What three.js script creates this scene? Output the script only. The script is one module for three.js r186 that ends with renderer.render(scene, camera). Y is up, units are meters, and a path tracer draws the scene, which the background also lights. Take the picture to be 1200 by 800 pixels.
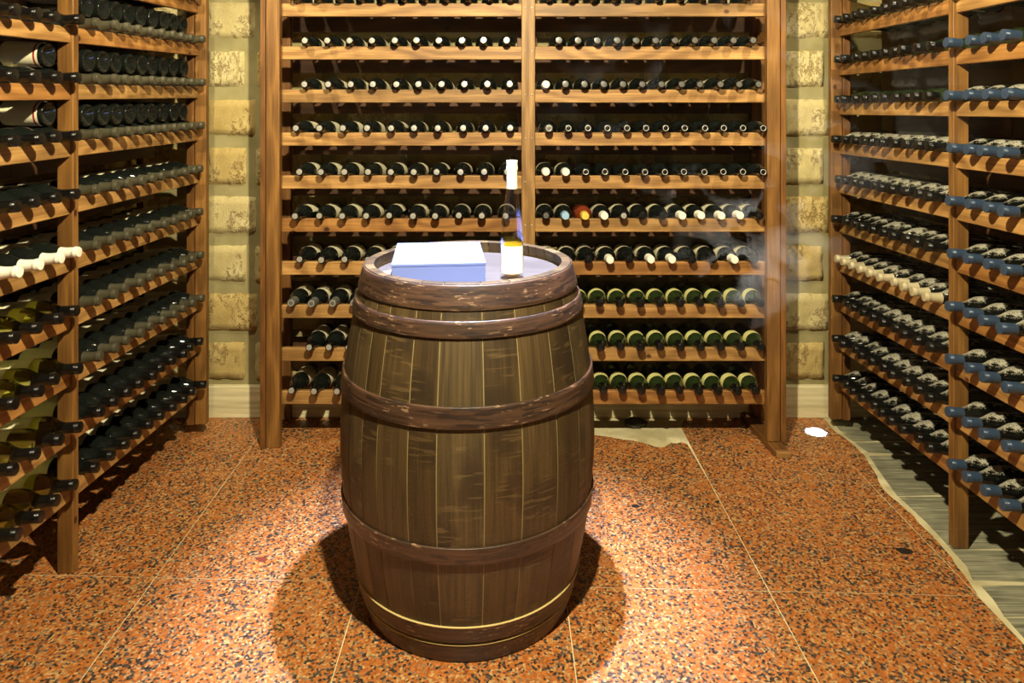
import * as THREE from 'three';
import { RoundedBoxGeometry } from 'three/addons/geometries/RoundedBoxGeometry.js';
import { mergeGeometries } from 'three/addons/utils/BufferGeometryUtils.js';
import { ImprovedNoise } from 'three/addons/math/ImprovedNoise.js';

// ---------------------------------------------------------------- camera, lights, exposure
const scene = new THREE.Scene();
scene.background = new THREE.Color(0x000000);
const EYE = 1.3775;
const camera = new THREE.PerspectiveCamera(2 * Math.atan(400 / 870) * 180 / Math.PI, 1.5, 0.05, 30);
camera.position.set(0, EYE, 0);
camera.lookAt(0, EYE, -5);
camera.setViewOffset(1200, 800, 0, 281, 1200, 800);   // level camera with the lens shifted down
camera.updateProjectionMatrix();
const renderer = new THREE.WebGLRenderer({ antialias: true });
renderer.toneMapping = THREE.LinearToneMapping;
renderer.toneMappingExposure = 1.06;
renderer.shadowMap.enabled = true;
renderer.shadowMap.type = THREE.PCFSoftShadowMap;

const WARM = new THREE.Color(1.0, 0.88, 0.58), COOL = new THREE.Color(0.70, 0.74, 1.0);
function spotLamp(x, y, z, tx, tz, color, power, angle, penumbra, radius) {
  const l = new THREE.SpotLight(color, power, 0, angle, penumbra, 2);
  l.position.set(x, y, z); l.target.position.set(tx, 0, tz); scene.add(l.target);
  l.castShadow = true; l.shadow.radius = radius; l.shadow.mapSize.set(1024, 1024); l.shadow.bias = -0.0008;
  scene.add(l); return l;
}
const lampMain = [0.0, 2.36, -0.96], lampBarrel = [-0.03, 2.40, -2.11], lampUp = [1.244, 0.045, 1.84];
const addedWash = [[-1.02, -2.20, -1.2, -3.26], [1.12, -2.20, 1.27, -3.26]];
spotLamp(...lampMain, 0, -2.6, WARM, 34, 1.15, 0.3, 1.5).target.position.y = 0.6;   // shaded pendant tipped into the cellar
spotLamp(...lampBarrel, -0.14, -2.09, COOL, 76, 0.37, 0.55, 1.2);
spotLamp(...lampUp, 1.12, 1.95, COOL, 40, 0.66, 0.7, 1.0).target.position.y = 1.0;   // uplight behind the viewer, mirrored in the glass
for (const [x, z, tx, tz] of addedWash) spotLamp(x, 2.36, z, tx, tz, WARM, 6, 0.62, 0.8, 1.0).target.position.y = 0.7;  // wash spots added to brighten the bare wall strips

// ---------------------------------------------------------------- helpers
let seed = 20240611;
const rnd = () => { seed = (seed + 0x6D2B79F5) | 0; let t = Math.imul(seed ^ (seed >>> 15), 1 | seed); t = (t + Math.imul(t ^ (t >>> 7), 61 | t)) ^ t; return ((t ^ (t >>> 14)) >>> 0) / 4294967296; };
const jit = a => (rnd() * 2 - 1) * a;
const clamp = (v, a = 0, b = 1) => Math.min(b, Math.max(a, v));
const mix = (a, b, t) => a + (b - a) * t;
const smooth = (a, b, v) => { const t = clamp((v - a) / (b - a)); return t * t * (3 - 2 * t); };
const perlin = new ImprovedNoise();
const taken = {};
function numbered(n) { const k = taken[n] = (taken[n] ?? -1) + 1; return k ? n + '_' + String(k).padStart(3, '0') : n; }
function mesh(name, geo, mat, parent = scene) {
  const m = new THREE.Mesh(geo, mat); m.name = parent === scene ? numbered(name) : name;
  m.castShadow = m.receiveShadow = true; parent.add(m); return m;
}
function thing(name, label, category, [x, y, z] = [0, 0, 0], group) {
  const o = new THREE.Group(); o.name = numbered(name); o.position.set(x, y, z);
  o.userData = { label, category }; if (group) o.userData.group = group; scene.add(o); return o;
}
function structure(name, label, category) {
  const o = new THREE.Group(); o.name = name; o.userData = { kind: 'structure', label, category }; scene.add(o); return o;
}
// tiling hash / value noise for textures
function hash(x, y, s) { let h = Math.imul(x | 0, 374761393) ^ Math.imul(y | 0, 668265263) ^ Math.imul(s | 0, 2147483647 ^ 1274126177); h = Math.imul(h ^ (h >>> 13), 1274126177); h ^= h >>> 16; h = Math.imul(h, 0x85ebca6b); return ((h ^ (h >>> 15)) >>> 0) / 4294967296; }
function vnoise(x, y, px, py, s) {
  const xi = Math.floor(x), yi = Math.floor(y), fx = x - xi, fy = y - yi;
  const u = fx * fx * (3 - 2 * fx), v = fy * fy * (3 - 2 * fy);
  const X0 = ((xi % px) + px) % px, X1 = (X0 + 1) % px, Y0 = ((yi % py) + py) % py, Y1 = (Y0 + 1) % py;
  return mix(mix(hash(X0, Y0, s), hash(X1, Y0, s), u), mix(hash(X0, Y1, s), hash(X1, Y1, s), u), v);
}
function fbm(u, v, px, py, oct, s) { let a = 0, w = 0.5, n = 0; for (let i = 0; i < oct; i++) { a += w * vnoise(u * px, v * py, px, py, s + i * 17); n += w; w *= 0.5; px *= 2; py *= 2; } return a / n; }
function texture(size, metres, fn, srgb = true) {
  const d = new Uint8Array(size * size * 4);
  for (let j = 0; j < size; j++) for (let i = 0; i < size; i++) {
    const c = fn(i / size, j / size), o = (j * size + i) * 4;
    d[o] = clamp(c[0], 0, 255); d[o + 1] = clamp(c[1], 0, 255); d[o + 2] = clamp(c[2], 0, 255); d[o + 3] = c.length > 3 ? clamp(c[3], 0, 255) : 255;
  }
  const t = new THREE.DataTexture(d, size, size); t.wrapS = t.wrapT = THREE.RepeatWrapping; t.magFilter = THREE.LinearFilter; t.minFilter = THREE.LinearMipmapLinearFilter; t.generateMipmaps = true;
  if (srgb) t.colorSpace = THREE.SRGBColorSpace; t.repeat.set(1 / metres, 1 / metres); t.needsUpdate = true; return t;
}
const lerpC = (a, b, t) => [mix(a[0], b[0], t), mix(a[1], b[1], t), mix(a[2], b[2], t)];

// ---------------------------------------------------------------- textures (colour and relief of the matter)
function graniteCell(u, v) {                                     // warped mineral grains
  const N = 165, wx = (fbm(u, v, 40, 40, 2, 3) - 0.5) * 1.5, wy = (fbm(u, v, 40, 40, 2, 9) - 0.5) * 1.5;
  const x = u * N + wx, y = v * N + wy, xi = Math.floor(x), yi = Math.floor(y); let bd = 9, id = [0, 0];
  for (let a = -1; a <= 1; a++) for (let b = -1; b <= 1; b++) {
    const cx = ((xi + a) % N + N) % N, cy = ((yi + b) % N + N) % N;
    const dx = xi + a + hash(cx, cy, 1) - x, dy = yi + b + hash(cx, cy, 2) - y, d = dx * dx + dy * dy;
    if (d < bd) { bd = d; id = [cx, cy]; }
  }
  return [hash(id[0], id[1], 5), hash(id[0], id[1], 6)];
}
const graniteMap = texture(1024, 1.0, (u, v) => {
  const [h, k] = graniteCell(u, v), cl = fbm(u, v, 9, 9, 2, 31); let c; const t = h + (cl - 0.5) * 0.35;
  if (t < 0.225) c = lerpC([44, 38, 36], [84, 70, 58], k);
  else if (t < 0.31) c = lerpC([112, 92, 74], [140, 112, 84], k);
  else if (t < 0.46) c = lerpC([168, 128, 80], [186, 150, 100], k);
  else c = lerpC([150, 84, 38], [178, 112, 56], k);
  const g = (fbm(u, v, 240, 240, 2, 77) - 0.5) * 46; return [c[0] + g, c[1] + g, c[2] + g];
});
const woodFn = (dark, light, rings, seedv) => (u, v) => {          // grain runs along u
  const w = fbm(u, v, 3, 14, 3, seedv) * 1.0, wave = fbm(u, v, 2, 5, 2, seedv + 50);
  const r = Math.sin((v * rings + wave * 3.2 + w * 1.6) * Math.PI * 2) * 0.5 + 0.5;
  const fine = fbm(u, v, 10, 240, 2, seedv + 90); let t = r * 0.36 + fine * 0.5 + fbm(u, v, 4, 20, 2, seedv + 5) * 0.35;
  let c = lerpC(light, dark, clamp(t - 0.08));
  for (let i = 0; i < 5; i++) {                                    // knots
    const kx = hash(i, 1, seedv), ky = hash(i, 2, seedv); let dx = Math.abs(u - kx), dy = Math.abs(v - ky); dx = Math.min(dx, 1 - dx); dy = Math.min(dy, 1 - dy);
    const d = Math.hypot(dx * 1.0, dy * 1.3) + (w - 0.5) * 0.006; if (d < 0.016) c = lerpC([70, 38, 14], c, smooth(0.006, 0.016, d));
  }
  return c;
};
const pineMap = texture(1024, 0.9, woodFn([112, 76, 36], [204, 160, 96], 16, 11));
const pineMap2 = texture(1024, 0.9, woodFn([102, 72, 34], [188, 146, 86], 13, 43));
const staveMap = texture(1024, 0.8, (u, v) => {                   // grain along v
  const f = fbm(u, v, 190, 7, 3, 201), s = fbm(u, v, 26, 3, 2, 211), b = fbm(u, v, 7, 6, 3, 221), cross = fbm(u, v, 18, 150, 2, 231);
  let c = lerpC([48, 38, 22], [104, 86, 54], clamp(f * 0.75 + s * 0.4 - 0.1)); c = lerpC(c, [42, 32, 20], smooth(0.52, 0.72, b) * 0.6);
  c = lerpC(c, [118, 100, 68], smooth(0.60, 0.8, cross) * smooth(0.45, 0.6, b) * 0.55); return c;
});
const hoopMap = texture(1024, 0.7, (u, v) => {                    // brown paint with grain, worn through to pale flecks
  const f = fbm(u, v, 7, 150, 3, 301), w = fbm(u, v, 5, 16, 2, 311), ch = fbm(u, v, 40, 220, 3, 321), z = fbm(u, v, 9, 9, 2, 331);
  let c = lerpC([38, 26, 20], [96, 69, 51], clamp(f * 0.8 + w * 0.45 - 0.12)); c = lerpC(c, [168, 138, 106], smooth(0.64, 0.76, ch) * smooth(0.45, 0.66, z) * 0.7);
  return lerpC(c, [34, 26, 24], smooth(0.56, 0.68, fbm(u, v, 14, 130, 3, 341)) * 0.7);
});
const headMap = texture(512, 0.7, (u, v) => { const f = fbm(u, v, 4, 120, 3, 401), b = fbm(u, v, 8, 8, 3, 411); return lerpC([52, 48, 47], [86, 81, 79], clamp(f * 0.7 + b * 0.5 - 0.1)); });
const stoneFn = (u, v) => {
  const pits = fbm(u, v, 46, 46, 4, 501) * 0.55 + fbm(u, v, 230, 230, 2, 531) * 0.45, big = fbm(u, v, 9, 9, 3, 511), fine = fbm(u, v, 200, 200, 2, 521);
  let c = lerpC([164, 148, 98], [214, 202, 156], clamp(big * 0.8 + fine * 0.4 - 0.1));
  const p = smooth(0.5, 0.62, pits) * smooth(0.36, 0.56, big + (fine - 0.5) * 0.3); c = lerpC(c, [134, 106, 58], p * 0.5); return c;
};
const stoneMap = texture(1024, 0.8, stoneFn);
const stoneBump = texture(1024, 0.8, (u, v) => { const pits = fbm(u, v, 46, 46, 4, 501) * 0.55 + fbm(u, v, 230, 230, 2, 531) * 0.45, big = fbm(u, v, 9, 9, 3, 511), fine = fbm(u, v, 200, 200, 2, 521); const h = 210 - 150 * smooth(0.5, 0.66, pits) * smooth(0.38, 0.56, big) + (fine - 0.5) * 60; return [h, h, h]; }, false);
const mortarMap = texture(512, 0.8, (u, v) => lerpC([124, 116, 78], [160, 150, 108], fbm(u, v, 14, 14, 4, 601)));
const screedMap = texture(512, 0.8, (u, v) => lerpC([176, 164, 124], [226, 216, 178], clamp(fbm(u, v, 10, 10, 5, 651) * 1.4 - 0.2)));
const slateFn = (u, v) => clamp(fbm(u, v, 5, 110, 3, 701) * 0.8 + fbm(u, v, 10, 10, 3, 711) * 0.4 - 0.1);
const slateMap = texture(512, 0.6, (u, v) => lerpC([78, 78, 64], [178, 174, 146], slateFn(u, v)));
const slateBump = texture(512, 0.6, (u, v) => { const h = 255 * slateFn(u, v); return [h, h, h]; }, false);
const dusty = (u, v) => {                                         // grains of cellar dust settled on the side a bottle lies with upwards (u round it, v along it)
  const side = Math.abs(u - 0.5), b = fbm(u, v, 7, 9, 3, 811), g = fbm(u, v, 120, 150, 2, 801) * 0.7 + fbm(u, v, 40, 40, 2, 821) * 0.3;
  return g > 0.40 + 2.6 * Math.max(0, side - 0.035 + (b - 0.5) * 0.35);
};
const dustMask = texture(512, 1, (u, v) => dusty(u, v) ? lerpC([128, 124, 108], [190, 186, 168], hash(u * 512, v * 512, 4)) : [9, 11, 9]);
const dustRough = texture(512, 1, (u, v) => { const q = dusty(u, v) ? 230 : 22; return [q, q, q]; }, false);
const plasterMap = texture(512, 1.2, (u, v) => lerpC([96, 88, 68], [124, 114, 90], fbm(u, v, 8, 8, 5, 851)));  // out-of-view plaster, toned dark so it bounces less light

// ---------------------------------------------------------------- materials
const std = o => new THREE.MeshStandardMaterial(o), phys = o => new THREE.MeshPhysicalMaterial(o);
const M = {
  granite: std({ map: graniteMap, roughness: 0.42 }),
  screed: std({ map: screedMap, roughness: 0.95 }),
  slate: std({ map: slateMap, bumpMap: slateBump, bumpScale: 0.003, roughness: 0.8 }),
  stone: std({ map: stoneMap, bumpMap: stoneBump, bumpScale: 0.006, roughness: 0.95 }),
  stone2: std({ map: stoneMap, bumpMap: stoneBump, bumpScale: 0.006, roughness: 0.95, color: 0xf0e4cc }),
  mortar: std({ map: mortarMap, roughness: 0.95 }),
  plaster: std({ map: plasterMap, roughness: 0.95 }),
  pine: [std({ map: pineMap, roughness: 0.55 }), std({ map: pineMap2, roughness: 0.55 }), std({ map: pineMap, roughness: 0.55, color: 0xe8d8c4 })],
  post: [std({ map: pineMap2, roughness: 0.55, color: 0xd8c8aa }), std({ map: pineMap2, roughness: 0.55, color: 0xc0a888 })],
  shadedPine: std({ map: pineMap2, roughness: 0.7, color: 0x86705a }),  // rear rails: pine darkened in colour to stand in for shade
  stave: [0xffffff, 0xe6dcc8, 0xf4ece0, 0xd2c8b4].map(c => std({ map: staveMap, roughness: 0.55, color: c })),
  hoop: std({ map: hoopMap, roughness: 0.45, bumpMap: hoopMap, bumpScale: 0.0008 }),
  head: std({ map: headMap, roughness: 0.75 }),
  resin: std({ color: 0x8e7e54, roughness: 0.6 }),
  rope: std({ color: 0xb8a468, roughness: 0.7 }),
  screw: std({ color: 0xb8b0a0, roughness: 0.35, metalness: 0.9 }),
  darkGlass: phys({ color: new THREE.Color(0.006, 0.008, 0.007), roughness: 0.07, ior: 1.52 }),
  greenGlass: phys({ color: new THREE.Color(0.016, 0.026, 0.008), roughness: 0.08, ior: 1.52 }),
  brownGlass: phys({ color: new THREE.Color(0.022, 0.010, 0.006), roughness: 0.08, ior: 1.52 }),
  redGlass: phys({ color: new THREE.Color(0.20, 0.035, 0.012), roughness: 0.10, ior: 1.52 }),
  dustyGlass: phys({ map: dustMask, roughnessMap: dustRough, roughness: 1, ior: 1.5 }),
  whiteWine: phys({ color: 0xffffff, transmission: 1, thickness: 0.06, roughness: 0.03, ior: 1.45, attenuationColor: new THREE.Color(0.72, 0.72, 0.04), attenuationDistance: 0.2 }),
  silver: std({ color: 0xa8a69e, roughness: 0.4, metalness: 0.4 }),
  black: std({ color: 0x0d0d0d, roughness: 0.26 }),
  olive: std({ color: 0x403d2f, roughness: 0.38 }),
  white: std({ color: 0xe4e0d2, roughness: 0.5 }),
  cream: std({ color: 0xb8ac8c, roughness: 0.42, metalness: 0.2 }),
  blue: std({ color: 0x34455c, roughness: 0.28, metalness: 0.15 }),
  lightBlue: std({ color: 0x8fb4d6, roughness: 0.4 }),
  yellow: std({ color: 0xdcb84a, roughness: 0.45 }),
  grey: std({ color: 0x55534e, roughness: 0.4 }),
  paper: std({ color: 0xd8d0b0, roughness: 0.85 }),
  paperGreen: std({ color: 0xdcd68e, roughness: 0.85 }),
  red: std({ color: 0x8e1c16, roughness: 0.7 }),
  whiteCard: std({ color: 0xd8d8e0, roughness: 0.55 }),
  carton: std({ color: 0x7082cc, roughness: 0.55 }),
  sticker: std({ color: 0xfafafa, roughness: 0.5 }),
  clear: phys({ color: 0xffffff, transmission: 1, thickness: 0, roughness: 0.0, ior: 1.5 }),
  liquid: phys({ color: new THREE.Color(0.86, 0.62, 0.03), transmission: 0.55, thickness: 0, roughness: 0.12, ior: 1.36 }),
  pane: phys({ color: 0xffffff, transmission: 1, thickness: 0, roughness: 0, ior: 1.5 }),
  rock: std({ map: screedMap, roughness: 0.9, color: 0xb0b0b0 }),
  upGlow: std({ color: 0x222222, emissive: COOL, emissiveIntensity: 40 }),
  metal: std({ color: 0x8a8a8a, roughness: 0.4, metalness: 0.8 }),
  warmGlow: std({ color: 0x222222, emissive: WARM, emissiveIntensity: 6 }),
  coolGlow: std({ color: 0x222222, emissive: COOL, emissiveIntensity: 6 }),
  blackStain: std({ color: 0x1c1814, roughness: 0.6 }),
  redStain: std({ color: 0x6c2a16, roughness: 0.6 }),
};

// box-projected uv in metres, the grain (u) along the long axis
function grainUV(g, axis) {
  const p = g.attributes.position, n = g.attributes.normal, uv = new Float32Array(p.count * 2), ou = rnd() * 5, ov = rnd() * 5;
  for (let i = 0; i < p.count; i++) {
    const c = [p.getX(i), p.getY(i), p.getZ(i)], m = [Math.abs(n.getX(i)), Math.abs(n.getY(i)), Math.abs(n.getZ(i))];
    let k = m[0] > m[1] && m[0] > m[2] ? 0 : m[1] > m[2] ? 1 : 2;
    const o = [0, 1, 2].filter(a => a !== axis);
    if (k === axis) { uv[2 * i] = c[o[0]] * 0.3 + ou; uv[2 * i + 1] = c[o[1]] + ov; }
    else { uv[2 * i] = c[axis] + ou; uv[2 * i + 1] = c[o[0] === k ? o[1] : o[0]] + ov + k * 0.37; }
  }
  g.setAttribute('uv', new THREE.BufferAttribute(uv, 2)); return g;
}
function board(lx, ly, lz, axis, r = 0.003) { return grainUV(new RoundedBoxGeometry(lx, ly, lz, 1, r), axis); }
// a board from a to b (centre line), section h (up) by t, any direction
function boardBetween(name, a, b, h, t, mat, parent) {
  const A = new THREE.Vector3(...a), B = new THREE.Vector3(...b), L = A.distanceTo(B);
  const m = mesh(name, board(t, h, L, 2), mat, parent); m.position.copy(A).add(B).multiplyScalar(0.5); m.lookAt(B); return m;
}

// ---------------------------------------------------------------- room
const WALL_Z = -3.26, WALL_L = -1.60, WALL_R = 1.70, CEIL = 2.5, FRONT = 2.2;
// floor: screed with granite tiles and slate slabs laid on it
const floor = structure('floor', 'speckled orange granite tile floor with a grey slate border', 'floor');
{
  const s = mesh('screed', new THREE.BoxGeometry(WALL_R - WALL_L + 0.6, 0.1, FRONT - WALL_Z + 0.6), M.screed, floor);
  s.position.set((WALL_L + WALL_R) / 2, -0.0512, (FRONT + WALL_Z) / 2);
  const p = s.geometry.attributes.position, uv = s.geometry.attributes.uv; for (let i = 0; i < p.count; i++) uv.setXY(i, p.getX(i), p.getZ(i));
}
function slab(name, pts, mat, top = 0, thick = 0.02, parent = floor) {
  const sh = new THREE.Shape(pts.map(([x, d]) => new THREE.Vector2(x, d)));
  const g = new THREE.ExtrudeGeometry(sh, { depth: thick, bevelEnabled: false }); g.rotateX(-Math.PI / 2); g.translate(0, top - thick, 0);
  const uv = g.attributes.uv, ou = rnd(), ov = rnd(); for (let i = 0; i < uv.count; i++) uv.setXY(i, uv.getX(i) + ou, uv.getY(i) + ov);
  return mesh(name, g, mat, parent);
}
const seamX = (i, d) => [-2.18, -1.605, -1.0277, -0.429, 0.1537, 0.728, 1.303][i] - 0.0126 * (d - 1.76);
const seamD = (j, x) => [-2.2, -1.64, -1.015, -0.39, 0.235, 0.862, 1.488, 2.115, 2.741, 3.25][j] - [0, 0.03, 0.03, 0.03, 0.03, 0.033, 0.033, 0.034, 0.042, 0][j] * x;
const curb = [[-2.2, 1.29], [0, 1.30], [1, 1.298], [1.70, 1.295], [1.878, 1.295], [1.936, 1.296], [2.11, 1.304], [2.22, 1.325], [2.322, 1.335], [2.507, 1.332], [2.6, 1.322], [2.675, 1.325], [2.74, 1.345], [2.84, 1.366], [2.93, 1.372], [3.011, 1.366], [3.12, 1.35], [3.24, 1.36]];
const curbX = d => { for (let i = 1; i < curb.length; i++) if (d <= curb[i][0]) { const [a, x] = curb[i - 1], [b, y] = curb[i]; return mix(x, y, (d - a) / (b - a)); } return 1.36; };
const G = 0.0015;
for (let j = 0; j < 9; j++) for (let i = 0; i < 7; i++) {
  const pts = [];
  const cor = (ii, jj, sx, sd) => { let x = seamX(ii, seamD(jj, 0)), d = seamD(jj, x); x = seamX(ii, d); return [x + sx * G, d + sd * G]; };
  if (i < 6) {
    if (j === 8 && i === 4) {                                       // broken tile in front of the bare screed
      pts.push(cor(4, 8, 1, 1), cor(5, 8, -1, 1), [0.705, 2.99], [0.684, 3.004], [0.66, 2.992], [0.644, 3.0], [0.622, 2.978], [0.60, 2.958], [0.575, 2.962], [0.55, 2.985], [0.52, 3.004], [0.49, 3.02], [0.455, 3.026], [0.41, 3.048], [0.352, 3.065], [0.29, 3.078], [0.24, 3.11], [0.19, 3.16], [0.14, 3.19]);
    } else if (j === 8 && i === 5) {
      pts.push(cor(5, 8, 1, 1), cor(6, 8, -1, 1), [1.287, 3.24], [1.1, 3.245], [0.95, 3.25], [0.85, 3.236], [0.80, 3.246], [0.756, 3.226], [0.732, 3.19], [0.716, 3.135]);
    } else pts.push(cor(i, j, 1, 1), cor(i + 1, j, -1, 1), cor(i + 1, j + 1, -1, -1), cor(i, j + 1, 1, -1));
  } else {
    const a = cor(6, j, 1, 1), b = cor(6, j + 1, 1, -1); if (j < 6) continue; pts.push(a);
    for (let k = 0; k <= 14; k++) { const d = mix(a[1], b[1], k / 14), x = curbX(d) + (k % 14 ? jit(0.004) : 0); if (x > seamX(6, d) + 0.006) pts.push([x, d]); }
    pts.push(b); if (pts.length < 5) continue;
  }
  slab('granite_tile', pts, M.granite);
}
{                                                                  // slate border
  const ds = [-2.2, -1.7, -1.2, -0.5, 0.0, 0.5, 0.95, 1.35, 1.70, 1.984, 2.122, 2.285, 2.596, 2.90, 3.01, 3.24];
  for (let k = 0; k < ds.length - 1; k++) {
    const a = ds[k] + 0.006, b = ds[k + 1] - 0.006, w = () => 0.018 + rnd() * 0.014, mid = 1.50 + jit(0.03), o = jit(0.012), q = jit(0.012);
    slab('slate_slab', [[curbX(a) + w(), a + o], [mid, a], [1.95, a], [1.95, b], [mid, b], [curbX(b) + w(), b + q], [curbX((a + b) / 2) + w(), (a + b) / 2]], M.slate, -0.0005, 0.02);
  }
}
function blot(x, d, r, sx, mat) {
  const n = 11, pts = []; for (let i = 0; i < n; i++) { const a = i / n * Math.PI * 2, q = r * (0.75 + rnd() * 0.5); pts.push([x + Math.cos(a) * q * sx, d + Math.sin(a) * q]); }
  slab('stain', pts, mat, 0.0006, 0.002);
}
blot(1.205, 2.278, 0.016, 1.7, M.blackStain); blot(0.42, 2.53, 0.010, 1.4, M.blackStain); blot(-0.753, 2.236, 0.012, 1.5, M.redStain); blot(-0.548, 1.977, 0.007, 0.6, M.redStain);

// ceiling, unseen front wall
{
  const c = structure('ceiling', 'plaster ceiling above the cellar, toned dark to cut bounce light', 'ceiling');
  const m = mesh('plaster', new THREE.BoxGeometry(3.9, 0.12, 6.1), M.plaster, c); m.position.set(0.05, CEIL + 0.06, -0.5);
  // rough rock face behind the viewer: seen only as a faint reflection in the glass
  const f = structure('wall_front', 'rough natural rock face opposite the glass', 'wall');
  const g = new THREE.PlaneGeometry(3.5, CEIL, 110, 80), p = g.attributes.position;
  for (let i = 0; i < p.count; i++) { const x = p.getX(i), y = p.getY(i); p.setZ(i, -0.05 + 0.22 * Math.abs(perlin.noise(x * 1.3 + 3, y * 1.5, 0.4)) + 0.12 * Math.abs(perlin.noise(x * 4, y * 5, 2.2)) + 0.05 * perlin.noise(x * 13, y * 15, 7.1)); }
  g.computeVertexNormals(); g.rotateY(Math.PI); const q = mesh('rock', g, M.rock, f); q.position.set(0.05, CEIL / 2, FRONT);
  const k = mesh('backing', new THREE.BoxGeometry(3.9, CEIL, 0.12), M.plaster, f); k.position.set(0.05, CEIL / 2, FRONT + 0.14);
  const w = structure('window_1', 'clear glass partition closing the cellar off', 'window');
  const pane = mesh('pane', new THREE.PlaneGeometry(WALL_R - WALL_L - 0.02, CEIL - 0.01), M.pane, w); pane.position.set((WALL_L + WALL_R) / 2, CEIL / 2, -0.6);
}
// stone walls: rough blocks standing proud of flat mortar
function blockGeometry(v) {
  const nx = 12, ny = 8, g = new THREE.PlaneGeometry(1, 1, nx, ny), p = g.attributes.position, uv = g.attributes.uv, ou = rnd() * 3, ov = rnd() * 3;
  for (let i = 0; i < p.count; i++) {
    const x = p.getX(i), y = p.getY(i), e = Math.min(0.5 - Math.abs(x), (0.5 - Math.abs(y)) * 0.7);
    let z = 0.013 + 0.007 * perlin.noise(x * 4 + v * 7, y * 3, v * 3.1) + 0.007 * perlin.noise(x * 10, y * 8 + v, 5.5); z *= smooth(-0.02, 0.09, e); if (e < 0.001) z = -0.02;
    p.setXYZ(i, x * (1 + (e < 0.1 ? 0.02 * perlin.noise(y * 6, v, 1.5) : 0)), y * (1 + (e < 0.1 ? 0.03 * perlin.noise(x * 7, v, 8.5) : 0)), z);
    uv.setXY(i, x * 0.34 + ou, y * 0.18 + ov);
  }
  g.computeVertexNormals(); return g;
}
const blocks = [0, 1, 2, 3, 4, 5, 6, 7].map(blockGeometry);
function stoneWall(name, label, width, cx, cz, turn, thick, fixed) {
  const w = structure(name, label, 'wall'); w.position.set(cx, 0, cz); w.rotation.y = turn;
  const b = mesh('mortar', new THREE.BoxGeometry(width + 0.3, CEIL, thick), M.mortar, w); b.position.set(0, CEIL / 2, -thick / 2);
  const p = b.geometry.attributes.position, uv = b.geometry.attributes.uv; for (let i = 0; i < p.count; i++) uv.setXY(i, p.getX(i), p.getY(i));
  const H = 0.2132; let n = 0;
  for (let r = 0; r < 11; r++) {
    const y0 = 0.135 + r * H, spans = fixed ? fixed(r) : [];
    if (!fixed) { let x = -width / 2 - (r % 2 ? 0.18 : 0) + jit(0.04); while (x < width / 2) { const l = 0.30 + rnd() * 0.14; spans.push([x, x + l]); x += l; } }
    for (const [a, c] of spans) {
      const s = mesh('stone_block', blocks[n++ % 8], rnd() < 0.5 ? M.stone : M.stone2, w), gap = 0.022 + rnd() * 0.008, h = H - 0.024 - rnd() * 0.010;
      if (c - a - gap < 0.03 || y0 + H > CEIL) { w.remove(s); continue; }
      s.position.set((a + c) / 2, y0 + H / 2, 0.001); s.scale.set(c - a - gap, h, 1); if (rnd() < 0.5) s.rotation.z = Math.PI;
    }
  }
  return w;
}
// blocks meet at x = -1.115 / -1.15 on the strip beside the tall post, whole blocks alternate with split ones
stoneWall('wall_back', 'rough limestone block wall with wide flat mortar behind the middle rack', 3.3, 0.05, WALL_Z, 0, 0.2, r => {
  const o = -0.05, xs = r % 2 ? [-1.72, -1.36, -1.10, -0.75, -0.36, 0.02, 0.40, 0.80, 1.165, 1.42, 1.75] : [-1.72, -1.36, -1.15, -0.80, -0.44, -0.06, 0.30, 0.66, 1.00, 1.175, 1.39, 1.75];
  const s = []; for (let i = 1; i < xs.length; i++) s.push([xs[i - 1] + o + jit(0.006), xs[i] + o + jit(0.006)]); return s;
});
stoneWall('wall_left', 'rough limestone block wall behind the olive-capsule rack', 5.5, WALL_L, -0.53, Math.PI / 2, 0.2);
stoneWall('wall_right', 'rough limestone block wall behind the blue-capsule rack', 5.5, WALL_R, -0.53, -Math.PI / 2, 0.2);
{
  const b = structure('baseboard_back', 'smooth pale plaster plinth along the foot of the limestone wall', 'baseboard');
  const m = mesh('plinth', new RoundedBoxGeometry(3.28, 0.140, 0.03, 1, 0.006), M.screed, b); m.position.set(0.05, 0.068, WALL_Z + 0.013);
}

// ---------------------------------------------------------------- bottles
const PROFILE = [[0.0005, 0.022], [0.014, 0.016], [0.025, 0.006], [0.031, 0.0012], [0.0334, 0.0012], [0.0355, 0.006], [0.0358, 0.05], [0.0358, 0.172], [0.0351, 0.184], [0.0330, 0.196], [0.0275, 0.208], [0.0215, 0.219], [0.0170, 0.230], [0.0146, 0.241], [0.0138, 0.255], [0.0136, 0.279], [0.0005, 0.279]];
const lathe = (pts, seg = 20, a, b) => { const g = new THREE.LatheGeometry(pts.map(([x, y]) => new THREE.Vector2(x, y)), seg, a, b); return g; };
const gBody = lathe(PROFILE, 30);
const gCapsule = lathe([[0.0178, 0.2290], [0.0162, 0.2365], [0.0151, 0.2460], [0.0147, 0.2600], [0.0145, 0.2680], [0.0163, 0.2692], [0.0163, 0.2745], [0.0148, 0.2752], [0.0148, 0.2812], [0.0136, 0.2826], [0.0005, 0.2826]], 18);
const ridge = []; for (let i = 0; i < 4; i++) { const y = 0.2700 + i * 0.0030; ridge.push([0.0156, y], [0.0139, y + 0.0012], [0.0156, y + 0.0024]); }
const gScrew = lathe([[0.0158, 0.2220], [0.0155, 0.2230], [0.0155, 0.2455], [0.0147, 0.2462], [0.0155, 0.2470], [0.0155, 0.2690], ...ridge, [0.0156, 0.2815], [0.0142, 0.2828], [0.0005, 0.2828]], 18);
const gDisc = lathe([[0.0112, 0.2826], [0.0112, 0.2833], [0.0005, 0.2833]], 16);
const gRing = lathe([[0.0118, 0.2826], [0.0116, 0.2836], [0.0092, 0.2836], [0.0090, 0.2826]], 16);
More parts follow.
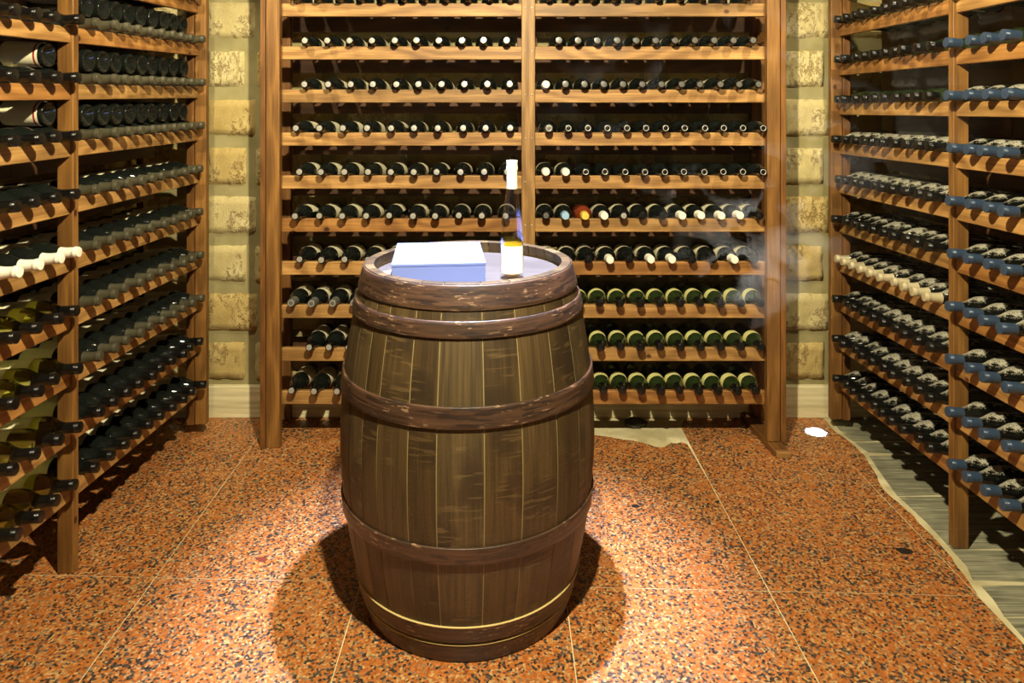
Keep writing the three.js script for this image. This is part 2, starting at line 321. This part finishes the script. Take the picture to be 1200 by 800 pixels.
const gLabel = lathe([[0.03595, 0.052], [0.0362, 0.053], [0.0362, 0.150], [0.03595, 0.151]], 20, 0.3, 4.1);
const gCollar = lathe([[0.03595, 0.148], [0.0362, 0.149], [0.0362, 0.170], [0.0356, 0.1835], [0.0349, 0.187]], 20, 0.9, 3.6);
const gLowLabel = lathe([[0.03595, 0.014], [0.0362, 0.015], [0.0362, 0.118], [0.03595, 0.119]], 20, 0.3, 4.1);
const gStripe = lathe([[0.0362, 0.021], [0.0364, 0.0215], [0.0364, 0.0260], [0.0362, 0.0265]], 20, 0.3, 4.1);
const KIND = {
  silver: { n: 'silver_capped_bottle', w: 'silver-ended', glass: 'darkGlass', cap: 'black', disc: 'silver', label: 'paper' },
  grey: { n: 'grey_capped_bottle', w: 'grey-capped', glass: 'darkGlass', cap: 'grey', ring: 'silver', label: 'paper' },
  dull: { n: 'dull_capped_bottle', w: 'dull black-capped', glass: 'darkGlass', cap: 'black', disc: 'grey', label: 'paper' },
  ring: { n: 'ring_capped_bottle', w: 'ring-capped', glass: 'darkGlass', cap: 'black', ring: 'silver' },
  black: { n: 'black_capped_bottle', w: 'black-capped', glass: 'darkGlass', cap: 'black', label: 'paper' },
  white: { n: 'white_capped_bottle', w: 'white-capped', glass: 'darkGlass', cap: 'white', label: 'paper' },
  pale: { n: 'pale_capped_bottle', w: 'pale blue-capped', glass: 'darkGlass', cap: 'lightBlue', label: 'paper' },
  amber: { n: 'reddish_bottle', w: 'yellow-capped reddish', glass: 'redGlass', cap: 'yellow' },
  green: { n: 'green_collar_bottle', w: 'green black-capped', glass: 'greenGlass', cap: 'black', collar: 'paperGreen' },
  olive: { n: 'olive_capped_bottle', w: 'olive-capped', glass: 'darkGlass', cap: 'olive', label: 'paper' },
  screw: { n: 'striped_label_bottle', w: 'black screw-capped', glass: 'darkGlass', cap: 'black', screw: 1, label: 'paper', stripe: 'red' },
  dry: { n: 'screw_cap_bottle', w: 'dark screw-capped', glass: 'darkGlass', cap: 'black', screw: 1, label: 'paper' },
  gold: { n: 'golden_wine_bottle', w: 'golden screw-capped', glass: 'whiteWine', cap: 'black', screw: 1, label: 'paper' },
  dusty: { n: 'dusty_screw_cap_bottle', w: 'dusty black-capped', glass: 'dustyGlass', cap: 'black', screw: 1 },
  lime: { n: 'green_screw_cap_bottle', w: 'green screw-capped', glass: 'greenGlass', cap: 'black', screw: 1, label: 'paperGreen' },
  dustyCream: { n: 'cream_capped_bottle', w: 'dusty cream-capped', glass: 'dustyGlass', cap: 'cream' },
  dustyBlue: { n: 'blue_capped_bottle', w: 'dusty blue-capped', glass: 'dustyGlass', cap: 'blue', screw: 1 },
  blue: { n: 'blue_capped_bottle', w: 'blue-capped', glass: 'greenGlass', cap: 'blue', screw: 1 },
  base: { n: 'reversed_bottle', w: 'reversed', glass: 'darkGlass', cap: 'olive' },
};
const proto = {};
function prototype(k) {
  if (proto[k]) return proto[k];
  const d = KIND[k], o = new THREE.Group();
  const add = (n, g, m, p = o) => { const q = new THREE.Mesh(g, m); q.name = n; q.castShadow = q.receiveShadow = true; p.add(q); return q; };
  add('glass_body', gBody, M[d.glass]);
  const c = add('capsule', d.screw ? gScrew : gCapsule, M[d.cap]);
  if (d.disc) add('cap_end', gDisc, M[d.disc], c);
  if (d.ring) add('cap_ring', gRing, M[d.ring], c);
  if (d.label) { const l = add('paper_label', d.stripe ? gLowLabel : gLabel, M[d.label]); if (d.stripe) add('printed_stripe', gStripe, M[d.stripe], l); }
  if (d.collar) add('collar_label', gCollar, M[d.collar]);
  return proto[k] = o;
}
// tip = centre of the capsule end, dir = horizontal direction the neck points to; tilt lowers the base
const LEN = 0.2826;
function bottle(kind, tip, dir, tilt, roll, label, group, reversed) {
  const o = prototype(kind).clone(); o.name = numbered(KIND[kind].n); scene.add(o);
  const ax = new THREE.Vector3(dir[0] * Math.cos(tilt), Math.sin(tilt), dir[1] * Math.cos(tilt)).normalize();
  const q = new THREE.Quaternion().setFromUnitVectors(new THREE.Vector3(0, 1, 0), ax);
  const t = new THREE.Vector3(...tip);
  o.quaternion.copy(q).multiply(new THREE.Quaternion().setFromAxisAngle(new THREE.Vector3(0, 1, 0), roll));
  o.position.copy(t).addScaledVector(ax, -LEN);
  o.userData = { label, category: 'bottle', group };
  return o;
}
const ORD = ['first', 'second', 'third', 'fourth', 'fifth', 'sixth', 'seventh', 'eighth', 'ninth', 'tenth', 'eleventh', 'twelfth', 'thirteenth'];

// rear rail: a board with a round notch under each bottle body (u along the rail)
function notched(length, top, bottom, thick, cuts, r, depth) {
  const s = new THREE.Shape(); s.moveTo(0, bottom); s.lineTo(length, bottom); s.lineTo(length, top);
  for (const u of [...cuts].sort((a, b) => b - a)) {
    const half = Math.sqrt(r * r - (r - depth) * (r - depth)); if (u - half < 0.002 || u + half > length - 0.002) continue;
    for (let i = 0; i <= 8; i++) { const x = mix(half, -half, i / 8); s.lineTo(u + x, top + (r - depth) - Math.sqrt(r * r - x * x)); }
  }
  s.lineTo(0, top);
  const g = new THREE.ExtrudeGeometry(s, { depth: thick, bevelEnabled: false }); g.translate(0, 0, -thick / 2); grainUV(g, 0); return g;
}
function rearRail(name, a, b, yA, yB, cuts, mat, parent, top = 0, bottom = -0.075, thick = 0.022) {
  // a, b = plan points [x, z]; yA, yB = height of the body's underside at both ends
  const L = Math.hypot(b[0] - a[0], b[1] - a[1]);
  const m = mesh(name, notched(L, 0.022, bottom, thick, cuts, 0.0385, 0.022), mat, parent);
  m.position.set(a[0], yA, a[1]); const yaw = Math.atan2(-(b[1] - a[1]), b[0] - a[0]);
  m.rotation.set(0, yaw, Math.atan2(yB - yA, L), 'YXZ'); return m;
}
const pick = a => a[Math.floor(rnd() * a.length)];

// ---------------------------------------------------------------- back rack
{
  const rack = thing('wine_rack', 'wide pine wine rack of two bays against the limestone wall behind the barrel', 'wine rack', [0, 0, 0]);
  const FZ = -2.985;                                               // front face of the rails
  const post = (x0, x1, z0, z1, y0, y1, mat, name = 'post') => { const m = mesh(name, board(x1 - x0, y1 - y0, z1 - z0, 1), mat, rack); m.position.set((x0 + x1) / 2, (y0 + y1) / 2, (z0 + z1) / 2); return m; };
  const TOP = 2.3;
  post(-0.978, -0.924, -2.985, -2.950, 0, TOP, M.post[0]); post(-1.000, -0.979, -2.990, -2.944, 0, TOP, M.post[1], 'post_batten');
  post(0.038, 0.092, -2.985, -2.950, 0, TOP, M.pine[1]);
  post(1.014, 1.066, -2.985, -2.950, 0.026, TOP, M.post[0]); post(1.067, 1.088, -2.990, -2.944, 0.026, TOP, M.post[1], 'post_batten');
  for (const [x0, x1] of [[-1.03, -0.957], [0.022, 0.108], [1.032, 1.10]]) post(x0, x1, -3.236, -3.206, 0, TOP, M.post[1], 'rear_post');
  const fb = mesh('foot_board', board(0.06, 0.024, 0.36, 2), M.post[1], rack); fb.position.set(1.035, 0.0125, -3.065); fb.rotation.y = 0.06;
  const fe = mesh('foot_block', board(0.055, 0.024, 0.02, 0), M.pine[0], rack); fe.position.set(1.05, 0.0125, -2.874);
  for (const x of [-1.0, 1.065]) for (let k = 0; k < 5; k++) { const m = mesh('side_cleat', board(0.02, 0.05, 0.22, 2), M.post[1], rack); m.position.set(x, 0.30 + k * 0.45, -3.098); }
  const left = [[-0.872, 0.0913, 10], [-0.802, 0.0777, 11], [-0.876, 0.0828, 11], [-0.843, 0.0913, 10], [-0.855, 0.0923, 10], [-0.845, 0.0916, 10], [-0.858, 0.0946, 10], [-0.821, 0.0905, 10], [-0.821, 0.0887, 10], [-0.858, 0.0852, 11]];
  const right = [[0.213, 0.0755, 11], [0.192, 0.0797, 11], [0.189, 0.0798, 11], [0.140, 0.0821, 11], [0.135, 0.0770, 12], [0.135, 0.0780, 12], [0.146, 0.0770, 12], [0.135, 0.0764, 12], [0.186, 0.0767, 11], [0.148, 0.0872, 10]];
  const rk = [
    k => 'green', k => 'green', k => 'green',
    k => ['black', 'black', 'black', 'white', 'black', 'white', 'white', 'black', 'black', 'white', 'black'][k],
    k => ['dull', 'pale', 'amber', 'white', 'silver', 'black', 'black', 'white', 'white', 'white', 'white', 'black'][k],
    k => k < 2 ? 'white' : 'ring', k => k === 0 ? 'grey' : 'ring', k => k === 0 ? 'white' : 'dull', k => 'dull', k => 'dull'];
  const lk = [k => 'silver', k => 'silver', k => 'grey', k => 'silver', k => 'silver', k => 'silver', k => 'silver', k => 'silver', k => 'silver', k => 'silver'];
  for (let k = 0; k <= 10; k++) {  // topmost rails hold no bottles: unseen, added to shade the row below
    const yb = 0.160 + 0.1733 * k, yt = yb + 0.053;
    for (const [bay, x0, x1, rows, kinds, word] of [[0, -0.93, 0.064, left, lk, 'olive-capsule'], [1, 0.066, 1.02, right, rk, 'blue-capsule']]) {
      const m = mesh('shelf_rail', board(x1 - x0, 0.053, 0.022, 0), pick(M.pine), rack); m.position.set((x0 + x1) / 2, yb + 0.0265, FZ - 0.0125);
      const tilt = 0.075, L = 0.2826, nz = 0.28;
      const rowSpec = rows[k] || [x0 + 0.08, 0.085, 10], cuts = []; for (let i = 0; i < rowSpec[2]; i++) cuts.push(rowSpec[0] + i * rowSpec[1]);
      // tip sits 0.05 in front of the rail; the neck (r 0.0157) rests on the rail edge
      const tipY = yt + 0.0160 + 0.05 * Math.sin(tilt), under = tipY - Math.sin(tilt) * 0.235 - 0.0368 - 0.001;
      const rx0 = bay ? 0.108 : -0.957, rx1 = bay ? 1.032 : 0.022;
      rearRail('rear_rail', [x0, -3.165], [x1, -3.165], under, under, cuts.map(c => c - x0), M.shadedPine, rack, 0, yb - 0.047 - under);
      if (!rows[k]) continue;
      for (let i = 0; i < rowSpec[2]; i++) {
        const kind = kinds[k](i), n = bay ? i : rowSpec[2] - 1 - i, dz = jit(0.008), slack = rowSpec[1] - 0.0728;
        bottle(kind, [cuts[i] + jit(slack * 0.15), tipY, FZ + 0.05 + dz], [jit(Math.min(0.02, slack * 0.9)), 1], tilt, 0.79 + jit(0.8),
          `${KIND[kind].w} wine bottle, ${ORD[n]} from back rack's middle post, ${ORD[k]} shelf up, towards ${word} rack`, `bottles on the ${ORD[k]} shelf of the back rack`);
      }
    }
    for (const [x, z] of [[0.052, -2.9495], [0.078, -2.9495]]) { const s = mesh('screw', new THREE.SphereGeometry(0.0032, 8, 5), M.screw, rack); s.position.set(x, yb + 0.032, z); s.scale.z = 0.4; }
  }
}

// ---------------------------------------------------------------- side racks
function sideRack(S) {                                            // S.s = +1: rails face +x (left rack), -1: rails face -x (right rack)
  const { s, X } = S, rack = thing('wine_rack', S.label, 'wine rack');
  const yRow = (k, d) => mix(S.near0, S.far0, (d - S.nearD) / (S.farD - S.nearD)) - k * mix(S.nearStep, S.farStep, (d - S.nearD) / (S.farD - S.nearD));   // underside of rail k
  const H = 0.046, D0 = S.outD, D1 = S.farD;
  const post = (name, xa, xb, da, db, y0, mat) => { const m = mesh(name, board(Math.abs(xb - xa), 2.25 - y0, db - da, 1), mat, rack); m.position.set((xa + xb) / 2, (2.25 + y0) / 2, -(da + db) / 2); };
  // posts stand in front of the rails
  post('post', X + s * 0.006, X - s * 0.042, S.nearD - 0.001, S.nearD + 0.027, 0, M.post[0]);
  post('post', X + s * 0.028, X - s * 0.018, D1 + 0.002, D1 + 0.034, S.footY, M.post[0]); post('post_batten', X - s * 0.020, X - s * 0.050, D1 - 0.005, D1 + 0.03, S.footY, M.post[1]);
  post('post', X + s * 0.006, X - s * 0.042, D0 - 0.03, D0, 0, M.post[0]);
  for (const d of [S.nearD, D1 + 0.02, D0 - 0.03]) post('rear_post', X - s * 0.238, X - s * 0.268, d, d + 0.04, d > 3 ? S.footY : 0, M.post[1]);
  for (let k = -3; k <= 7; k++) {
    for (const [bay, a, b] of [['far', S.nearD + 0.012, D1 + 0.001], ['near', D0 - 0.012, S.nearD + 0.011]]) {
      boardBetween('shelf_rail', [X - s * 0.013, yRow(k, a) + H / 2, -a], [X - s * 0.013, yRow(k, b) + H / 2, -b], H, 0.020, pick(M.pine), rack);
      const row = S.rows(k, bay), list = [];
      const step = row.step || (bay === 'far' ? S.stepFar : S.stepNear), n = row.n, first = row.first ?? (bay === 'far' ? S.nearD + 0.075 : S.nearD - 0.04);
      for (let i = 0; i < n; i++) list.push(bay === 'far' ? first + i * step : first - i * step);
      const tilt = 0.07, und = d => yRow(k, d) + H + 0.0160 + 0.045 * Math.sin(tilt) - Math.sin(tilt) * 0.235 - 0.0378;
      const A = s > 0 ? b : a, B = s > 0 ? a : b;                  // notch boards run so that u follows +x of the mesh
      rearRail('rear_rail', [X - s * 0.195, -a], [X - s * 0.195, -b], und(a), und(b), list.map(d => d - a), M.shadedPine, rack);
      const shelfNo = ORD[7 - k];
      list.forEach((d, i) => {
        const kind = row.kind(i), out = (row.out || 0.045) + jit(0.009);
        const where = bay === 'far' ? `${ORD[i]} inward from mid post` : `${ORD[i]} outward from mid post`;
        bottle(kind, [X + s * out, yRow(k, d) + H + 0.0160 + 0.045 * Math.sin(tilt) + (row.lift || 0), -d + jit((step - 0.0728) * 0.15)], [s, jit(Math.min(0.03, (step - 0.0728) * 0.9))], tilt, kind.startsWith('dusty') ? S.roll + jit(0.25) : (s > 0 ? 2.36 : -0.78) + jit(0.5),
          `${KIND[kind].w} wine bottle, ${where}, ${shelfNo} shelf up, ${S.word} rack`, `bottles on the ${shelfNo} shelf of the ${S.word} rack`);
      });
      if (row.stacked) bottle('screw', [X - s * (LEN + 0.030), yRow(k, list[0]) + H + 0.0160 + 0.0368 + 0.037, -list[0] + 0.02], [-s, 0.02], 0.03, 4.6,
        `wine bottle with red-striped cream label, base outward beside mid post, ${shelfNo} shelf, ${S.word} rack`, `stacked bottles with striped labels`);
      if (row.reversed) for (let i = 0; i < n - 1; i++) {          // bottles lying head to tail on top, bases outwards
        const d = (list[i] + list[i + 1]) / 2, yy = yRow(k, d) + H + 0.0160 + 0.0368 + 0.029;
        bottle('base', [X - s * (LEN + 0.012 + rnd() * 0.006), yy, -d], [-s, jit(0.008)], 0.03, rnd() * 6.28,
          `wine bottle with round base outward, ${ORD[i]} inward from mid post, ${shelfNo} shelf, ${S.word} rack`, `reversed bottles on the ${S.word} rack`);
      }
    }
  }
}
sideRack({
  s: 1, X: -1.286, label: 'pine wine rack of olive-capped bottles opposite the blue-capped ones', word: 'olive-capsule',
  nearD: 2.167, farD: 3.05, outD: 1.42, near0: 1.3825, far0: 1.3915, nearStep: 0.1671, farStep: 0.1742, footY: 0.05, stepFar: 0.083, stepNear: 0.088, roll: 0,
  rows(k, bay) {
    if (k < -1 - (bay === 'near' ? 0 : 1)) return { n: 0, kind: () => 'olive' };
    if (bay === 'far') return { n: 10, kind: i => k >= 6 ? 'dry' : 'olive', reversed: k <= 1 && k >= -1 };
    return { n: 4, stacked: k === 0 || k === 1, kind: i => k === 3 ? 'white' : k >= 4 && i < 4 ? 'gold' : k >= 4 ? 'dry' : 'screw' };
  },
});
sideRack({
  s: -1, X: 1.366, label: 'pine wine rack with dusty blue-capped bottles beside the slate border', word: 'blue-capsule',
  nearD: 2.288, farD: 3.11, outD: 1.55, near0: 1.3775 - 17.5 * 2.288 / 870, far0: 1.3775 - 15.4 * 3.11 / 870, nearStep: 0.1598, farStep: 0.1640, footY: 0.045, stepFar: 0.0755, stepNear: 0.082, roll: -Math.PI / 2,
  rows(k, bay) {
    if (k < -2) return { n: 0, kind: () => 'dusty' };
    if (bay === 'far') return { n: 10, first: 2.368, kind: i => k === 4 ? 'dustyCream' : k <= 0 ? 'lime' : 'dusty' };
    return { n: 4, kind: i => k < 0 ? 'blue' : 'dustyBlue' };
  },
});

// ---------------------------------------------------------------- barrel
{
  const cx = -0.1236, cz = -2.108, HT = 0.93, b = thing('wine_barrel', 'brown oak wine barrel with worn hoops standing on the granite floor', 'barrel', [cx, 0, cz]);
  const R = y => 0.3555 - (y > 0.465 ? 0.0665 : 0.0735) * Math.pow(Math.abs(y - 0.465) / 0.465, 1.9);
  const ys = []; for (let i = 0; i <= 20; i++) ys.push(i / 20 * (HT - 0.001));
  const prof = [...ys.map(y => [R(y), y]), [R(HT) - 0.002, HT], [R(HT) - 0.024, HT], [R(HT) - 0.025, HT - 0.002], [R(HT - 0.06) - 0.026, HT - 0.06], [R(HT) - 0.05, 0.80]];
  const D2R = Math.PI / 180; // stave joints seen from the front (degrees from the viewer's side)
  const joints = [-57, -45.5, -36, -21, -9, 9.5, 25, 42, 57, 70]; for (let a = 84; a < 297; a += 14 + jit(2)) joints.push(a); joints.push(-57 + 360);
  for (let i = 0; i < joints.length - 1; i++) {
    const half = 0.0012 / 0.33, a = joints[i] * D2R + half, l = (joints[i + 1] - joints[i]) * D2R - 2 * half;
    if (l < 0.04) continue;
    const g = lathe(prof, Math.max(3, Math.round(l / 0.07)), a, l), uv = g.attributes.uv, p = g.attributes.position, ou = rnd() * 3, ov = rnd() * 3;
    for (let q = 0; q < p.count; q++) uv.setXY(q, Math.atan2(p.getX(q), p.getZ(q)) * 0.34 + ou, p.getY(q) + ov);
    mesh('stave', g, M.stave[i % 4], b);
  }
  mesh('joint_filler', lathe([...ys.map(y => [R(y) - 0.0012, y]), [R(HT) - 0.012, HT - 0.002]], 64), M.resin, b);
  const hoop = (y0, y1, t) => {
    const n = 5, pts = [[R(y0) - 0.002, y0]]; pts.push([R(y0) + t * 0.6, y0]); for (let i = 0; i <= n; i++) { const y = mix(y0 + 0.0015, y1 - 0.0015, i / n); pts.push([R(y) + t, y]); } pts.push([R(y1) + t * 0.6, y1], [R(y1) - 0.002, y1]);
    const g = lathe(pts, 96), uv = g.attributes.uv, p = g.attributes.position, ou = rnd() * 3, ov = rnd() * 3;
    for (let q = 0; q < p.count; q++) uv.setXY(q, (g.attributes.uv.getX(q)) * 2.1 + ou, p.getY(q) + ov);
    mesh('hoop', g, M.hoop, b);
  };
  hoop(0.869, 0.9275, 0.004); hoop(0.806, 0.846, 0.006); hoop(0.601, 0.652, 0.006); hoop(0.276, 0.319, 0.006); hoop(0.060, 0.103, 0.0045); hoop(0.002, 0.050, 0.004);
  for (const y of [0.1035, 0.0515]) mesh('edge_bead', lathe([[R(y) - 0.002, y], [R(y) + 0.0045, y], [R(y) + 0.0045, y + 0.0022], [R(y) - 0.002, y + 0.0030]], 96), M.rope, b);
  const hg = new THREE.CylinderGeometry(R(HT) - 0.026, R(HT) - 0.026, 0.02, 64), hp = hg.attributes.position, hu = hg.attributes.uv; for (let i = 0; i < hp.count; i++) hu.setXY(i, hp.getX(i), hp.getZ(i));
  const h = mesh('barrel_head', hg, M.head, b); h.position.y = 0.887;
}
const HEAD = 0.897;
{                                                                  // flat carton on the barrel head
  const c = thing('gift_box', 'flat white carton with a small label lying on the barrel head', 'box', [-0.206, HEAD, -2.088]);
  c.rotation.y = 0.10;
  const m = mesh('carton', new RoundedBoxGeometry(0.244, 0.050, 0.288, 2, 0.0012), M.carton, c); m.position.y = 0.0255;
  const lid = mesh('lid', new RoundedBoxGeometry(0.247, 0.008, 0.291, 2, 0.0015), M.carton, c); lid.position.y = 0.0535;
  const st = mesh('sticker', new THREE.BoxGeometry(0.098, 0.0006, 0.05), M.sticker, c); st.position.set(0.0, 0.0578, -0.098);
  const p = thing('paper_slip', 'small folded white paper tucked between carton and barrel rim', 'paper', [-0.347, HEAD, -2.045]);
  const f = mesh('paper_leaf', new THREE.BoxGeometry(0.034, 0.0008, 0.06), M.whiteCard, p); f.position.set(0, 0.008, 0); f.rotation.z = 0.25;
  const f2 = mesh('paper_leaf', new THREE.BoxGeometry(0.034, 0.0008, 0.06), M.whiteCard, p); f2.position.set(0.0, 0.0015, 0);
}
{                                                                  // slim bottle of golden wine
  const b = thing('dessert_wine_bottle', 'slim clear glass bottle of golden wine with white cap and label on barrel', 'bottle', [0.0, HEAD, -2.03]);
  const outer = [[0.0005, 0.004], [0.022, 0.002], [0.029, 0.0005], [0.0315, 0.004], [0.0317, 0.03], [0.0315, 0.105], [0.0295, 0.135], [0.0255, 0.170], [0.0205, 0.205], [0.0160, 0.235], [0.0142, 0.255], [0.0138, 0.305], [0.0138, 0.312]];
  const inner = [[0.0115, 0.312], [0.0115, 0.255], [0.0134, 0.236], [0.0180, 0.205], [0.0231, 0.170], [0.0272, 0.135], [0.0292, 0.105], [0.0294, 0.03], [0.0285, 0.012], [0.020, 0.0075], [0.0005, 0.009]];
  mesh('glass', lathe([...outer, ...inner], 48), M.clear, b);
  mesh('wine', lathe([[0.0005, 0.0096], [0.020, 0.0082], [0.0280, 0.0128], [0.0291, 0.03], [0.0289, 0.094], [0.0005, 0.094]], 48), M.liquid, b);
  mesh('capsule', lathe([[0.0158, 0.243], [0.0152, 0.262], [0.0150, 0.292], [0.0162, 0.293], [0.0162, 0.302], [0.0152, 0.303], [0.0150, 0.318], [0.0140, 0.320], [0.0005, 0.320]], 32), M.white, b);
  mesh('paper_label', lathe([[0.03215, 0.016], [0.0322, 0.017], [0.0320, 0.089], [0.03190, 0.090]], 32, -1.15, 2.3), M.sticker, b);
}
{                                                                  // loose slate piece on the bare screed
  const g = new THREE.IcosahedronGeometry(1, 3), p = g.attributes.position;
  for (let i = 0; i < p.count; i++) { const v = new THREE.Vector3().fromBufferAttribute(p, i), n = 1 + 0.35 * perlin.noise(v.x * 1.6 + 4, v.y * 1.6, v.z * 1.6) + 0.12 * perlin.noise(v.x * 5, v.y * 5, v.z * 5 + 2); p.setXYZ(i, v.x * 0.046 * n, Math.max(v.y * n, -0.75) * 0.02, v.z * 0.032 * n); }
  g.translate(0, 0.0152, 0); g.computeVertexNormals(); const uv = g.attributes.uv; for (let i = 0; i < p.count; i++) uv.setXY(i, p.getX(i), p.getZ(i));
  const m = mesh('slate_chip', g, std({ map: slateMap, roughness: 0.75, color: 0x6a6a62 })); m.position.set(0.525, -0.0035, -3.155); m.userData = { label: 'dark flat piece of slate lying on the bare screed by the back rack', category: 'stone' };
}

// ---------------------------------------------------------------- ceiling lamps
function ceilingLamp(name, label, x, y, z, r, glow) {
  const t = thing(name, label, 'lamp', [x, CEIL, z]);
  const st = mesh('stem', new THREE.CylinderGeometry(0.008, 0.008, CEIL - y - 0.05, 12), M.metal, t); st.position.y = -(CEIL - y - 0.05) / 2;
  const body = mesh('housing', lathe([[0.0005, 0.075], [r * 0.7, 0.075], [r, 0.06], [r * 1.05, 0.02], [r * 1.05, 0.018], [r * 0.97, 0.02], [r * 0.92, 0.055], [0.0005, 0.068]], 32), M.metal, t); body.position.y = y - CEIL;
  const d = mesh('lamp_glass', new THREE.CylinderGeometry(r * 0.9, r * 0.9, 0.004, 32), glow, t); d.position.y = y - CEIL + 0.045;
}
ceilingLamp('pendant_lamp', 'round metal ceiling lamp with warm glow near the entrance', ...lampMain, 0.07, M.warmGlow);
ceilingLamp('ceiling_spot', 'cool white ceiling spot straight above the barrel', ...lampBarrel, 0.045, M.coolGlow);
for (const [x, z] of addedWash) ceilingLamp('added_wall_spot', x < 0 ? 'added warm wash spot on the ceiling between back rack and olive-capsule rack' : 'added warm wash spot on the ceiling between back rack and blue-capsule rack', x, 2.36, z, 0.04, M.warmGlow);
{
  const t = thing('floor_uplight', 'small cool uplight in the floor before the rock face', 'lamp', [lampUp[0], 0, lampUp[2]]);
  mesh('housing', lathe([[0.05, 0], [0.05, 0.022], [0.046, 0.026], [0.043, 0.024], [0.043, 0.012], [0.0005, 0.012]], 32), M.metal, t);
  const d = mesh('lamp_glass', new THREE.CylinderGeometry(0.042, 0.042, 0.004, 32), M.upGlow, t); d.position.y = 0.024;
}

renderer.render(scene, camera);
